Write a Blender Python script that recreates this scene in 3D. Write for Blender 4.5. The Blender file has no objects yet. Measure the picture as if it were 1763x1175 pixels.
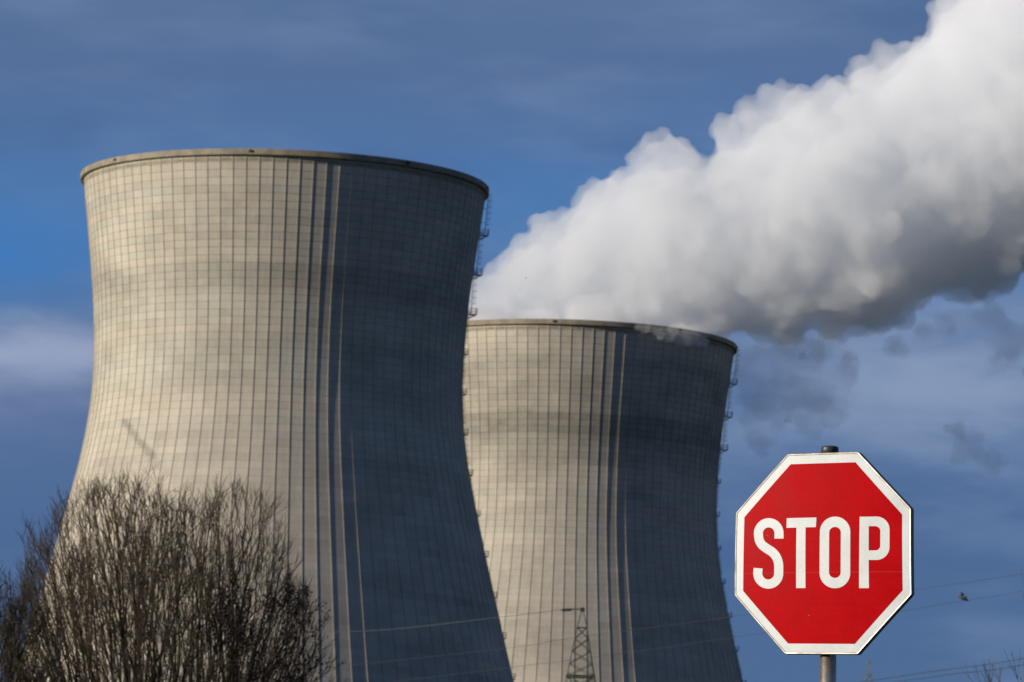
import bpy, bmesh, math, random
from math import radians, sin, cos, tan, pi, sqrt, atan2
from mathutils import Vector, Matrix, Euler, noise as mnoise
from mathutils.kdtree import KDTree

random.seed(11)
S = bpy.context.scene
COL = S.collection

# ------------------------------------------------------------------ camera
FPX, IMW, IMH = 9376.0, 1763.0, 1175.0
EYE = Vector((0, 0, 1.6))
PITCH, ROLL = 7.55, 1.82
cam = bpy.data.cameras.new('camera')
cam.lens = 36 * FPX / IMW
cam.sensor_width = 36
cam.clip_start, cam.clip_end = 0.5, 20000
cam.dof.use_dof = True
cam.dof.focus_distance = 24.7
cam.dof.aperture_fstop = 19.0
camo = bpy.data.objects.new('camera', cam)
COL.objects.link(camo)
CM = Matrix.Rotation(radians(90 + PITCH), 3, 'X') @ Matrix.Rotation(radians(ROLL), 3, 'Z')
camo.matrix_world = Matrix.Translation(EYE) @ CM.to_4x4()
S.camera = camo


def at(x, y, Y):
    """world point seen at photo pixel (x, y) whose world Y is given"""
    d = CM @ Vector(((x - IMW / 2) / FPX, -(y - IMH / 2) / FPX, -1))
    return EYE + d * (Y / d.y)


# ------------------------------------------------------------------ light
SUN_AZ = radians(-68.5)      # from -Y towards +X
SUN_EL = radians(13.0)
sdir = Vector((sin(SUN_AZ) * cos(SUN_EL), -cos(SUN_AZ) * cos(SUN_EL), sin(SUN_EL)))
sun = bpy.data.lights.new('sun', 'SUN')
sun.energy = 4.9
sun.angle = radians(0.5)
sun.color = (1.0, 0.90, 0.75)
suno = bpy.data.objects.new('sun', sun)
suno.rotation_euler = sdir.to_track_quat('Z', 'Y').to_euler()
suno.location = (-300, -100, 300)
COL.objects.link(suno)

S.view_settings.view_transform = 'Standard'
S.view_settings.look = 'None'
S.view_settings.exposure = 0.0
S.view_settings.gamma = 1.0
S.cycles.use_denoising = True
S.cycles.denoiser = 'OPENIMAGEDENOISE'
S.cycles.max_bounces = 32
S.cycles.diffuse_bounces = 3
S.cycles.volume_bounces = 28
S.cycles.volume_max_steps = 256
S.cycles.transparent_max_bounces = 8
S.cycles.caustics_reflective = False
S.cycles.caustics_refractive = False


def lin(r, g, b):
    f = lambda c: (c / 12.92 if c <= .04045 else ((c + .055) / 1.055) ** 2.4)
    return (f(r / 255), f(g / 255), f(b / 255), 1)


class NT:
    """tiny node-tree builder"""
    def __init__(s, nt):
        s.t = nt
        nt.nodes.clear()

    def n(s, typ, **kw):
        nd = s.t.nodes.new(typ)
        ins = kw.pop('ins', {})
        for k, v in kw.items():
            setattr(nd, k, v)
        for k, v in ins.items():
            if isinstance(v, bpy.types.NodeSocket):
                s.t.links.new(v, nd.inputs[k])
            else:
                nd.inputs[k].default_value = v
        return nd

    def m(s, op, a, b=0.0, c=0.0, clamp=False):
        return s.n('ShaderNodeMath', operation=op, use_clamp=clamp, ins={0: a, 1: b, 2: c}).outputs[0]

    def mix(s, fac, a, b, blend='MIX'):
        nd = s.n('ShaderNodeMix', data_type='RGBA', blend_type=blend, ins={0: fac})
        for i, v in ((6, a), (7, b)):
            if isinstance(v, bpy.types.NodeSocket):
                s.t.links.new(v, nd.inputs[i])
            else:
                nd.inputs[i].default_value = v
        return nd.outputs[2]

    def ramp(s, fac, stops, interp='LINEAR'):
        nd = s.n('ShaderNodeValToRGB', ins={0: fac})
        cr = nd.color_ramp
        cr.interpolation = interp
        while len(cr.elements) > 1:
            cr.elements.remove(cr.elements[-1])
        for i, (p, c) in enumerate(stops):
            e = cr.elements[0] if i == 0 else cr.elements.new(p)
            e.position = p
            e.color = c if len(c) == 4 else (*c, 1)
        return nd.outputs[0]

    def noise(s, vec, scale, detail=3, rough=.5, out=0):
        return s.n('ShaderNodeTexNoise', ins={'Vector': vec, 'Scale': scale, 'Detail': detail, 'Roughness': rough}).outputs[out]

    def maprange(s, v, a, b, c=0., d=1., interp='SMOOTHSTEP'):
        return s.n('ShaderNodeMapRange', interpolation_type=interp, ins={0: v, 1: a, 2: b, 3: c, 4: d}).outputs[0]


# ------------------------------------------------------------------ sky
W = bpy.data.worlds.new("World")
S.world = W
W.use_nodes = True
w = NT(W.node_tree)
tc = w.n('ShaderNodeTexCoord').outputs['Generated']
sky = w.n('ShaderNodeTexSky', sky_type='NISHITA', sun_disc=False, sun_elevation=SUN_EL,
          sun_rotation=atan2(sdir.x, sdir.y), altitude=300, air_density=1.0, dust_density=.6, ozone_density=2.0)
skyc = w.n('ShaderNodeVectorMath', operation='SCALE', ins={0: sky.outputs[0], 'Scale': 0.07}).outputs[0]
sep = w.n('ShaderNodeSeparateXYZ', ins={0: tc})
u = w.m('MULTIPLY', w.m('ARCTAN2', sep.outputs[0], sep.outputs[1]), 180 / pi)
v = w.m('MULTIPLY', w.m('ARCSINE', sep.outputs[2]), 180 / pi)


def uvn(su, sv, scale, det=3, off=0.0):
    vec = w.n('ShaderNodeCombineXYZ', ins={0: w.m('MULTIPLY', u, su), 1: w.m('MULTIPLY', v, sv), 2: off}).outputs[0]
    return w.noise(vec, scale, det, .55)


n1 = uvn(.22, 1.0, .8, 4, 1.3)
n2 = uvn(.3, 1.0, 1.1, 5, 7.7)
vw = w.m('ADD', v, w.m('MULTIPLY', w.m('SUBTRACT', n1, .5), 1.1))
vw = w.m('ADD', vw, w.m('MULTIPLY', u, -.036))
base = w.ramp(w.m('DIVIDE', vw, 20.0, clamp=True), [
    (0.00, lin(98, 118, 152)), (0.19, lin(78, 108, 148)), (0.27, lin(76, 106, 149)), (0.325, lin(82, 111, 154)),
    (0.375, lin(92, 119, 161)), (0.415, lin(82, 121, 171)), (0.445, lin(76, 121, 176)), (0.485, lin(82, 115, 162)),
    (0.52, lin(84, 111, 154)), (0.56, lin(89, 115, 154)), (0.68, lin(78, 102, 142)), (0.80, lin(60, 84, 124)), (1.0, lin(52, 74, 114))])
# soft lighter streaks
st = w.maprange(n2, .42, .75, 0, .42)
base = w.mix(st, base, lin(118, 140, 176))
st2 = w.maprange(uvn(.35, 1.2, 1.0, 4, 21.), .5, .75, 0, .35)
base = w.mix(st2, base, lin(68, 98, 144))


def blob(uc, vc, ru, rv, off):
    a = w.m('DIVIDE', w.m('SUBTRACT', u, uc), ru)
    b = w.m('DIVIDE', w.m('SUBTRACT', v, vc), rv)
    d = w.m('SQRT', w.m('ADD', w.m('MULTIPLY', a, a), w.m('MULTIPLY', b, b)))
    d = w.m('ADD', d, w.m('MULTIPLY', w.m('SUBTRACT', uvn(.6, 1.8, 1.2, 5, off), .5), 1.5))
    return w.maprange(d, 1.3, -.1, 0, 1)


base = w.mix(w.m('MULTIPLY', blob(-5.4, 7.17, 2.6, .5, 3.), .85), base, lin(158, 170, 198))   # pale band at left
base = w.mix(w.m('MULTIPLY', blob(-5.2, 6.6, 2.2, .45, 13.), .5), base, lin(100, 117, 156))      # slate under it
base = w.mix(w.m('MULTIPLY', blob(4.5, 7.25, 2.6, 1.0, 5.), .8), base, lin(142, 160, 190))      # pale patch right
base = w.mix(w.m('MULTIPLY', blob(-5.5, 8.25, 1.9, .6, 9.), .75), base, lin(62, 122, 188))      # clear blue gap left
# cloud veil covers most of the dome, physical sky shows in gaps
cov = w.maprange(w.noise(tc, 2.2, 5, .6), .30, .42, .55, 1.0)
near = w.maprange(w.m('ABSOLUTE', u), 25., 12., 0., 1.)
cov = w.m('MAXIMUM', cov, near)
skymix = w.mix(cov, skyc, base)
bg = w.n('ShaderNodeBackground', ins={0: skymix, 1: 1.0})
w.n('ShaderNodeOutputWorld', ins={0: bg.outputs[0]})

# ------------------------------------------------------------------ helpers


def material(name, build):
    m = bpy.data.materials.new(name)
    m.use_nodes = True
    n = NT(m.node_tree)
    build(n)
    return m


def surf(n, **ins):
    b = n.n('ShaderNodeBsdfPrincipled', ins={k.replace('_', ' '): v for k, v in ins.items()})
    n.n('ShaderNodeOutputMaterial', ins={0: b.outputs[0]})
    return b


def simple(name, col, rough=.7, metal=0.0, var=.25, scale=3.0, bump=0.0):
    def f(n):
        co = n.n('ShaderNodeTexCoord').outputs['Object']
        nz = n.noise(co, scale, 5, .6)
        k = n.maprange(nz, .3, .7, 1 - var, 1 + var)
        c = n.n('ShaderNodeVectorMath', operation='SCALE', ins={0: col[:3], 'Scale': k}).outputs[0]
        ins = dict(Base_Color=c, Roughness=rough, Metallic=metal)
        if bump:
            ins['Normal'] = n.n('ShaderNodeBump', ins={'Strength': .5, 'Distance': bump, 'Height': nz}).outputs[0]
        surf(n, **ins)
    return material(name, f)


def obj(name, bm, mat, parent=None, smooth=False):
    me = bpy.data.meshes.new(name)
    if isinstance(bm, bmesh.types.BMesh):
        bm.to_mesh(me)
        bm.free()
    else:
        me.from_pydata(bm[0], [], bm[1])
        me.update()
    if smooth:
        me.polygons.foreach_set('use_smooth', [True] * len(me.polygons))
    if mat:
        for x in (mat if isinstance(mat, (list, tuple)) else [mat]):
            me.materials.append(x)
    o = bpy.data.objects.new(name, me)
    COL.objects.link(o)
    if parent:
        o.parent = parent
    return o


def empty(name, loc, rz=0.0):
    o = bpy.data.objects.new(name, None)
    o.location = loc
    o.rotation_euler = (0, 0, rz)
    COL.objects.link(o)
    return o


def tag(o, label, cat, group=None, kind=None):
    if label: o['label'] = label
    if cat: o['category'] = cat
    if group: o['group'] = group
    if kind: o['kind'] = kind
    return o


def clone(root, loc, label):
    r = root.copy()
    r.location = loc
    r['label'] = label
    COL.objects.link(r)
    for ch in list(root.children):
        c = ch.copy()
        c.parent = r
        COL.objects.link(c)
        for g in list(ch.children):
            d = g.copy()
            d.parent = c
            COL.objects.link(d)
    return r


class MB:
    """vertex / face collector"""
    def __init__(s):
        s.v, s.f = [], []

    def tube(s, pts, rad, sides=4, cap=True):
        """pts list of Vector, rad list or float"""
        if not isinstance(rad, (list, tuple)):
            rad = [rad] * len(pts)
        base = len(s.v)
        prev = None
        for i, p in enumerate(pts):
            t = (pts[min(i + 1, len(pts) - 1)] - pts[max(i - 1, 0)])
            if t.length < 1e-9: t = Vector((0, 0, 1))
            t.normalize()
            ref = prev if prev is not None else (Vector((0, 0, 1)) if abs(t.z) < .9 else Vector((1, 0, 0)))
            a = ref - t * ref.dot(t)
            if a.length < 1e-6: a = t.orthogonal()
            a.normalize()
            prev = a
            b = t.cross(a)
            for k in range(sides):
                an = 2 * pi * k / sides + pi / 4
                s.v.append(tuple(p + (a * cos(an) + b * sin(an)) * rad[i]))
        for i in range(len(pts) - 1):
            for k in range(sides):
                k2 = (k + 1) % sides
                q = base + i * sides
                s.f.append((q + k, q + k2, q + sides + k2, q + sides + k))
        if cap:
            s.f.append(tuple(base + k for k in reversed(range(sides))))
            q = base + (len(pts) - 1) * sides
            s.f.append(tuple(q + k for k in range(sides)))

    def box(s, c, h, R=None):
        base = len(s.v)
        for dx in (-1, 1):
            for dy in (-1, 1):
                for dz in (-1, 1):
                    d = Vector((dx * h[0], dy * h[1], dz * h[2]))
                    if R: d = R @ d
                    s.v.append(tuple(Vector(c) + d))
        for q in ((0, 1, 3, 2), (4, 6, 7, 5), (0, 4, 5, 1), (2, 3, 7, 6), (0, 2, 6, 4), (1, 5, 7, 3)):
            s.f.append(tuple(base + i for i in q))

    def build(s, name, mat, parent=None, smooth=False):
        return obj(name, (s.v, s.f), mat, parent, smooth)


# ------------------------------------------------------------------ ground
def grass_mat(n):
    co = n.n('ShaderNodeTexCoord').outputs['Object']
    a = n.noise(co, .02, 6, .6)
    b = n.noise(co, 1.5, 5, .7)
    c = n.mix(n.maprange(a, .35, .65), (.045, .06, .02, 1), (.085, .08, .04, 1))
    c = n.mix(n.maprange(b, .3, .7, 0, .6), c, (.03, .04, .015, 1))
    surf(n, Base_Color=c, Roughness=.95, Normal=n.n('ShaderNodeBump', ins={'Strength': .6, 'Distance': .05, 'Height': b}).outputs[0])


bm = bmesh.new()
bmesh.ops.create_grid(bm, x_segments=80, y_segments=80, size=6000)
g = obj('ground', bm, material('field_grass', grass_mat))
g['kind'] = 'structure'

# ------------------------------------------------------------------ cooling towers
PROF = [(0, 63.6), (10, 61.6), (30, 56.2), (50, 50.4), (60, 47.5), (68, 45.1), (77, 42.75), (85, 40.75), (93, 38.65),
        (102, 36.6), (109, 35.0), (115, 34.0), (120, 33.65), (125, 33.45), (132, 33.7), (140, 34.35),
        (148, 35.35), (157, 36.45), (160, 36.85)]


def _spline():
    xs = [p[0] for p in PROF]
    ys = [p[1] for p in PROF]
    n = len(xs)
    m = [0] * n
    for i in range(n):
        if i == 0: m[i] = (ys[1] - ys[0]) / (xs[1] - xs[0])
        elif i == n - 1: m[i] = (ys[-1] - ys[-2]) / (xs[-1] - xs[-2])
        else: m[i] = (ys[i + 1] - ys[i - 1]) / (xs[i + 1] - xs[i - 1])

    def f(z):
        i = 0
        while i < n - 2 and z > xs[i + 1]: i += 1
        h = xs[i + 1] - xs[i]
        t = (z - xs[i]) / h
        return ((2 * t ** 3 - 3 * t * t + 1) * ys[i] + (t ** 3 - 2 * t * t + t) * h * m[i]
                + (-2 * t ** 3 + 3 * t * t) * ys[i + 1] + (t ** 3 - t * t) * h * m[i + 1])
    return f


_raw = _spline()


def RAD(z):
    return sum(_raw(min(160, max(0, z + d))) for d in (-6, -3, 0, 3, 6)) / 5 if 8 < z < 152 else _raw(z)


LIFT = 1.36
NRIB = 96


def concrete(seed, phase, shadow_mark=None, dark_zone=None):
    def f(n):
        co = n.n('ShaderNodeTexCoord').outputs['Object']
        sp = n.n('ShaderNodeSeparateXYZ', ins={0: co})
        x, y, z = sp.outputs
        ang = n.m('SUBTRACT', n.m('ARCTAN2', y, x), phase)
        warp = n.m('MULTIPLY', n.m('SUBTRACT', n.noise(co, .35, 2), .5), .16)
        zl = n.m('DIVIDE', n.m('ADD', z, warp), LIFT)
        row = n.m('FLOOR', zl)
        fr = n.m('SUBTRACT', zl, row)
        bay = n.m('FLOOR', n.m('MULTIPLY', n.m('ADD', n.m('DIVIDE', ang, 2 * pi), 2.0), float(NRIB)))
        # tone of each pour, tone of each panel
        rv = n.n('ShaderNodeTexWhiteNoise', noise_dimensions='1D', ins={'W': n.m('ADD', row, seed)}).outputs[0]
        pv = n.n('ShaderNodeTexWhiteNoise', noise_dimensions='2D',
                 ins={'Vector': n.n('ShaderNodeCombineXYZ', ins={0: row, 1: bay, 2: 0.}).outputs[0]}).outputs[0]
        # slow bands up the shell, broken up round the circumference
        bandv = n.n('ShaderNodeCombineXYZ', ins={0: n.m('MULTIPLY', x, .03), 1: n.m('MULTIPLY', y, .03),
                                                 2: n.m('ADD', n.m('MULTIPLY', row, .11), seed)}).outputs[0]
        bn = n.noise(bandv, 1.9, 5, .65)
        blotch = n.noise(co, .11, 5, .6)
        fine = n.noise(co, 1.7, 5, .7)
        # run-off streaks
        stv = n.n('ShaderNodeCombineXYZ', ins={0: n.m('MULTIPLY', ang, 34.), 1: n.m('MULTIPLY', z, .035), 2: seed}).outputs[0]
        streak = n.noise(stv, 3.0, 4, .6)
        k = n.m('ADD', n.m('MULTIPLY', n.m('SUBTRACT', bn, .5), .75), 1.0)
        k = n.m('ADD', k, n.m('MULTIPLY', n.m('SUBTRACT', rv, .5), .11))
        k = n.m('ADD', k, n.m('MULTIPLY', n.m('SUBTRACT', pv, .5), .09))
        k = n.m('ADD', k, n.m('MULTIPLY', n.m('SUBTRACT', blotch, .5), .5))
        k = n.m('ADD', k, n.m('MULTIPLY', n.m('SUBTRACT', fine, .5), .26))
        k = n.m('ADD', k, n.m('MULTIPLY', n.m('SUBTRACT', streak, .5), .34))
        # a darker weathered belt above the waist
        zz = n.m('ADD', z, n.m('MULTIPLY', n.m('SUBTRACT', blotch, .5), 3.))
        belt = n.m('MULTIPLY', n.maprange(zz, 134.5, 136.0), n.maprange(zz, 141.5, 139.8))
        k = n.m('SUBTRACT', k, n.m('MULTIPLY', belt, .13))
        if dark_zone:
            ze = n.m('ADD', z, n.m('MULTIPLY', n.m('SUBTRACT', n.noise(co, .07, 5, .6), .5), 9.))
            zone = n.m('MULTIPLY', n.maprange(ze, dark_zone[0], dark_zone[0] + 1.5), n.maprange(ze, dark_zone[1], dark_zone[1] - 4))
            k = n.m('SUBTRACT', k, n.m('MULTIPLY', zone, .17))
        light = n.m('MULTIPLY', n.maprange(zz, 96., 99.), n.maprange(zz, 118., 112.))
        k = n.m('ADD', k, n.m('MULTIPLY', light, .05))
        # joint line of each lift, fading down the shell
        amt = n.maprange(z, 84., 140., .25, 1., 'LINEAR')
        ln = n.m('MULTIPLY', n.maprange(n.m('ABSOLUTE', n.m('SUBTRACT', fr, .5)), .44, .49), amt)
        k = n.m('MULTIPLY', k, n.m('SUBTRACT', 1.0, n.m('MULTIPLY', ln, n.maprange(n.noise(co, .6, 3), .3, .7, .18, .55))))
        # every bay is darker beside its rib
        fb = n.m('FRACT', n.m('MULTIPLY', n.m('ADD', n.m('DIVIDE', ang, 2 * pi), 2.0), float(NRIB)))
        rb = n.maprange(n.m('ABSOLUTE', n.m('SUBTRACT', fb, .5)), .455, .49)
        k = n.m('MULTIPLY', k, n.m('SUBTRACT', 1.0, n.m('MULTIPLY', rb, .10)))
        if shadow_mark:  # cast shadow painted into the shell colour as a dark diagonal smear
            (ax, ay, az), (bx, by, bz), wd = shadow_mark
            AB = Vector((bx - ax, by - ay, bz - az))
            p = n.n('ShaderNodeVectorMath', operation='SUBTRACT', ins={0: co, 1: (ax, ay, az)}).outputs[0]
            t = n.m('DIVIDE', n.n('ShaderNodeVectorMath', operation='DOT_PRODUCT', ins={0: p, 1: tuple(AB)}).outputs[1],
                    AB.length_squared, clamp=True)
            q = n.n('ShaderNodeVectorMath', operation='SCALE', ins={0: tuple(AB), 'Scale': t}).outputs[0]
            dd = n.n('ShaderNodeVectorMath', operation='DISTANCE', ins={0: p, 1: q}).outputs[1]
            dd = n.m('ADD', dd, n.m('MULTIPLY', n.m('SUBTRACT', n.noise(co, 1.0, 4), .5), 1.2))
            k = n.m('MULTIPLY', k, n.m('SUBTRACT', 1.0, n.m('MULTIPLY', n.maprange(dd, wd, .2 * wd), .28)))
        hue = n.mix(n.maprange(n.m('ADD', n.noise(co, .05, 3), n.m('MULTIPLY', n.m('SUBTRACT', rv, .5), .5)), .3, .7),
                    (.445, .425, .36, 1), (.445, .405, .335, 1))
        # the lower shell is a warmer pour
        hue = n.mix(n.maprange(z, 122., 100., 0, .6), hue, (.43, .385, .325, 1))
        c = n.n('ShaderNodeVectorMath', operation='SCALE', ins={0: hue, 'Scale': k}).outputs[0]
        # white lime runs
        lv = n.n('ShaderNodeCombineXYZ', ins={0: n.m('MULTIPLY', ang, 60.), 1: n.m('MULTIPLY', z, .22), 2: seed + 4.}).outputs[0]
        lime = n.maprange(n.noise(lv, 1.0, 2, .4), .74, .80, 0, .38)
        c = n.mix(lime, c, (.55, .55, .52, 1))
        hgt = n.m('SUBTRACT', n.m('MULTIPLY', fine, .25), ln)
        nm = n.n('ShaderNodeBump', ins={'Strength': .55, 'Distance': .05, 'Height': hgt}).outputs[0]
        surf(n, Base_Color=c, Roughness=.92, Normal=nm, **{'Specular_IOR_Level': .25})
    return material('weathered_concrete', f)


def shell_mesh(phase):
    zs = []
    z = 9.0
    while z < 157.4:
        zs.append(z)
        z += 1.7
    zs.append(158.75)
    V, F = [], []
    hw, dep = .075, .085
    ring = []
    for i in range(NRIB):
        a = phase + 2 * pi * i / NRIB
        ring += [(a, -hw, 0), (a, -hw, dep), (a, hw, dep), (a, hw, 0)]
    full = []
    for i in range(NRIB):
        full += ring[4 * i:4 * i + 4]
    n = len(full)
    for z in zs:
        R = RAD(z)
        for a, t, d in full:
            aa = a + t / R
            r = R + d if d >= 0 else R
            V.append((r * cos(aa), r * sin(aa), z))
    for j in range(len(zs) - 1):
        for i in range(n):
            i2 = (i + 1) % n
            F.append((j * n + i, j * n + i2, (j + 1) * n + i2, (j + 1) * n + i))
    # inner face
    b = len(V)
    m = 192
    for z in zs:
        R = RAD(z) - .35
        for i in range(m):
            a = 2 * pi * i / m
            V.append((R * cos(a), R * sin(a), z))
    for j in range(len(zs) - 1):
        for i in range(m):
            i2 = (i + 1) % m
            F.append((b + j * m + i2, b + j * m + i, b + (j + 1) * m + i, b + (j + 1) * m + i2))
    return V, F


def lathe(sec, m=288, closed=True):
    V, F = [], []
    for i in range(m):
        a = 2 * pi * i / m
        for r, z in sec:
            V.append((r * cos(a), r * sin(a), z))
    k = len(sec)
    for i in range(m):
        i2 = (i + 1) % m
        for j in range(k if closed else k - 1):
            j2 = (j + 1) % k
            F.append((i * k + j, i2 * k + j, i2 * k + j2, i * k + j2))
    return V, F


m_rim = simple('rim_concrete', (.27, .235, .175), .9, var=.22, scale=.5, bump=.03)
m_lampbox = simple('dark_box_metal', (.03, .028, .025), .6, scale=2)
m_ladder = simple('ladder_steel', (.075, .08, .085), .55, metal=.3, scale=2)


def tower(loc, seed, label, phase, lad_ang, box0, shadow_mark=None, dark_zone=None):
    t = empty('cooling_tower', loc)
    tag(t, label, 'cooling tower', 'twin hyperbolic cooling towers')
    mat = concrete(seed, phase, shadow_mark, dark_zone)
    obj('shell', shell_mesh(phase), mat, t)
    # leaning support columns under the shell
    c = MB()
    for i in range(48):
        a0 = 2 * pi * i / 48
        for s in (-1, 1):
            a1 = a0 + s * pi / 48
            c.tube([Vector((64.2 * cos(a0), 64.2 * sin(a0), 0)), Vector((61.6 * cos(a1), 61.6 * sin(a1), 9.4))], .55, 6)
    col = c.build('support_columns', mat, t)
    R = RAD(158)
    sec = [(R - .5, 157.3), (R - .5, 159.9), (R - .3, 160.0), (R + .72, 160.0), (R + .80, 159.92), (R + .80, 158.98), (R + .74, 158.90), (R + .06, 158.82), (R + .04, 158.0)]
    rim = obj('rim', lathe(sec), m_rim, t)
    for i in range(8):
        a = box0 + 2 * pi * i / 8
        b = MB()
        b.box((0, 0, 0), (.14, .34, .17))
        b.box((.1, 0, .24), (.1, .15, .07))
        bo = b.build('lamp_box', m_lampbox, rim)
        bo.location = ((R + .84) * cos(a), (R + .84) * sin(a), 159.45)
        bo.rotation_euler = (0, 0, a)
    # ladder
    lad = empty('access_ladder', (0, 0, 0))
    lad.parent = t
    er = Vector((cos(lad_ang), sin(lad_ang), 0))
    et = Vector((-sin(lad_ang), cos(lad_ang), 0))
    RM = Matrix((er, et, Vector((0, 0, 1)))).transposed()
    plats = [152.4 - 7.4 * i for i in range(19)]
    f = MB()
    tops = [159.6] + plats[:-1]
    for z0, z1 in zip(plats, tops):
        z1 = min(z1 + .9, 160.6)
        r0 = RAD(z0) + (1.15 if z0 > 134 else .6)
        r1 = max(RAD(min(z1, 158)) + (.55 if z1 < 158 else 1.35), r0 - 2.2)
        if z1 > 158: r0 = r0 + .35
        A = er * r0 + Vector((0, 0, z0))
        B = er * r1 + Vector((0, 0, z1))
        for s in (-.24, .24):
            f.tube([A + et * s, B + et * s], .045, 4)
        nr = int((z1 - z0) / .35)
        for i in range(nr):
            p = A.lerp(B, (i + .5) / nr)
            f.tube([p - et * .24, p + et * .24], .03, 3)
        nh = 6
        hoops = []
        for i in range(nh):
            p = A.lerp(B, (i + 1.8) / (nh + 1.2))
            h = [p + et * (.36 * cos(q)) + er * ((.72 if z0 > 134 else .45) * sin(q)) for q in [pi * k / 6 for k in range(7)]]
            f.tube(h, .03, 3)
            hoops.append(h)
        for k in (1, 3, 5):
            f.tube([h[k] for h in hoops], .02, 3)
        for tt in (.3, .62):
            p = A.lerp(B, tt)
            q = er * (RAD(p.z) - .02) + Vector((0, 0, p.z))
            f.tube([p, q], .06, 4)
    f.build('ladder_cage', m_ladder, lad)
    p = MB()
    p.box((1.05, 0, 0), (1.1, .7, .06))
    for s in (-.75, .75):
        p.tube([Vector((2.1, s, -.02)), Vector((-.2, s, -1.0))], .08, 4)
        p.tube([Vector((2.15, s, 0)), Vector((2.15, s, 1.15))], .05, 4)
        p.tube([Vector((1.1, s, 0)), Vector((1.1, s, 1.15))], .04, 4)
        for h in (.55, 1.12):
            p.tube([Vector((0, s, h)), Vector((2.15, s, h))], .045, 4)
    for h in (.55, 1.12):
        p.tube([Vector((2.15, -.75, h)), Vector((2.15, .75, h))], .045, 4)
    p.tube([Vector((2.15, 0, 0)), Vector((2.2, 0, 1.35))], .05, 4)
    P0 = None
    for z in plats:
        if P0 is None:
            P0 = p.build('ladder_platform', m_ladder, lad)
            o = P0
        else:
            o = P0.copy()
            COL.objects.link(o)
            o.parent = lad
        o.location = er * RAD(z) + Vector((0, 0, z))
        o.rotation_euler = (0, 0, lad_ang)
        o.scale = (1, 1, 1) if z > 134 else (.62, .9, .85)     # lower landings are smaller
    return t


p1 = at(491, 314, 984.7)
p2 = at(978, 594, 1194.0)
T1 = Vector((p1.x, p1.y, 0))
T2 = Vector((p2.x, p2.y, 0))


def on_tower(c, px, py):
    d = (at(px, py, 900) - EYE).normalized()
    # march to shell
    s = 800.0
    for _ in range(8000):
        p = EYE + d * s
        if 10 < p.z < 158 and (Vector((p.x, p.y)) - Vector((c.x, c.y))).length < RAD(p.z):
            return p - c
        s += .05
    return p - c


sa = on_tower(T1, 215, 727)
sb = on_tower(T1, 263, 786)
BAY = 2 * pi / NRIB
# rib phase: on each shell one rib stands just past the sun's edge and its flank still catches light
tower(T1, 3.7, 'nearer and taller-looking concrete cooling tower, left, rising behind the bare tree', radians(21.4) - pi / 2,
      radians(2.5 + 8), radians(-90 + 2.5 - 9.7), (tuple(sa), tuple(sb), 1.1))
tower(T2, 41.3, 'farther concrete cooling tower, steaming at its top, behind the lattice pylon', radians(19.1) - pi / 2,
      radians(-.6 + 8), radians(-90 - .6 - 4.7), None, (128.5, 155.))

# ------------------------------------------------------------------ steam plume
PY = T2.y
stations = [((705, 585), (705, 545)), ((800, 585), (830, 485)), ((900, 588), (885, 420)), ((1000, 588), (990, 345)),
            ((1150, 592), (1105, 265)), ((1330, 596), (1220, 262)), ((1480, 592), (1330, 170)), ((1600, 555), (1450, 130)),
            ((1720, 512), (1575, 70)), ((1830, 465), (1690, -60)), ((2050, 400), (1900, -170)), ((2330, 330), (2180, -320))]
TOPS = [(845, 478, 12), (868, 470, 12), (905, 425, 17), (930, 385, 13), (948, 380, 12), (975, 372, 12), (1005, 340, 12), (1022, 334, 12), (1045, 338, 10),
        (1075, 312, 14), (1098, 268, 15), (1120, 246, 14), (1148, 240, 15), (1172, 250, 13), (1200, 275, 12), (1226, 282, 12), (1250, 228, 22), (1285, 195, 22),
        (1325, 165, 17), (1352, 160, 14), (1385, 178, 14), (1425, 152, 15), (1448, 150, 12), (1480, 118, 18), (1520, 92, 18), (1555, 82, 14), (1585, 88, 12),
        (1615, 52, 18), (1628, 20, 18), (1640, -20, 22), (1680, -60, 25)]
sph = []
rnd = random.Random(5)
acc = []
for i in range(len(stations) - 1):
    (a0, b0), (a1, b1) = stations[i], stations[i + 1]
    h = (abs(a0[1] - b0[1]) + abs(a1[1] - b1[1])) / 4
    seg = sqrt(((a0[0] + b0[0] - a1[0] - b1[0]) / 2) ** 2 + ((a0[1] + b0[1] - a1[1] - b1[1]) / 2) ** 2)
    cnt = int(22 + seg * h / 140)
    for _ in range(cnt):
        t = rnd.random()
        while True:
            vv, ww = rnd.uniform(-1, 1), rnd.uniform(-1, 1)
            if .25 < vv * vv + ww * ww < 1: break
        ax, ay = a0[0] + (a1[0] - a0[0]) * t, a0[1] + (a1[1] - a0[1]) * t
        bx, by = b0[0] + (b1[0] - b0[0]) * t, b0[1] + (b1[1] - b0[1]) * t
        hh = sqrt((ax - bx) ** 2 + (ay - by) ** 2) / 2
        rr = hh * rnd.choice((.17, .22, .28, .36))
        sc = (hh - rr) / hh
        cx, cy = (ax + bx) / 2 + (bx - ax) / 2 * vv * sc, (ay + by) / 2 + (by - ay) / 2 * vv * sc
        sph.append((cx, cy, ww * (hh - rr) * .9 / 7.83, rr))
    for t in (.0, .33, .66):   # core
        ax, ay = a0[0] + (a1[0] - a0[0]) * t, a0[1] + (a1[1] - a0[1]) * t
        bx, by = b0[0] + (b1[0] - b0[0]) * t, b0[1] + (b1[1] - b0[1]) * t
        hh = sqrt((ax - bx) ** 2 + (ay - by) ** 2) / 2
        sph.append(((ax + bx) / 2, (ay + by) / 2, 0, hh * .72))
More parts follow.
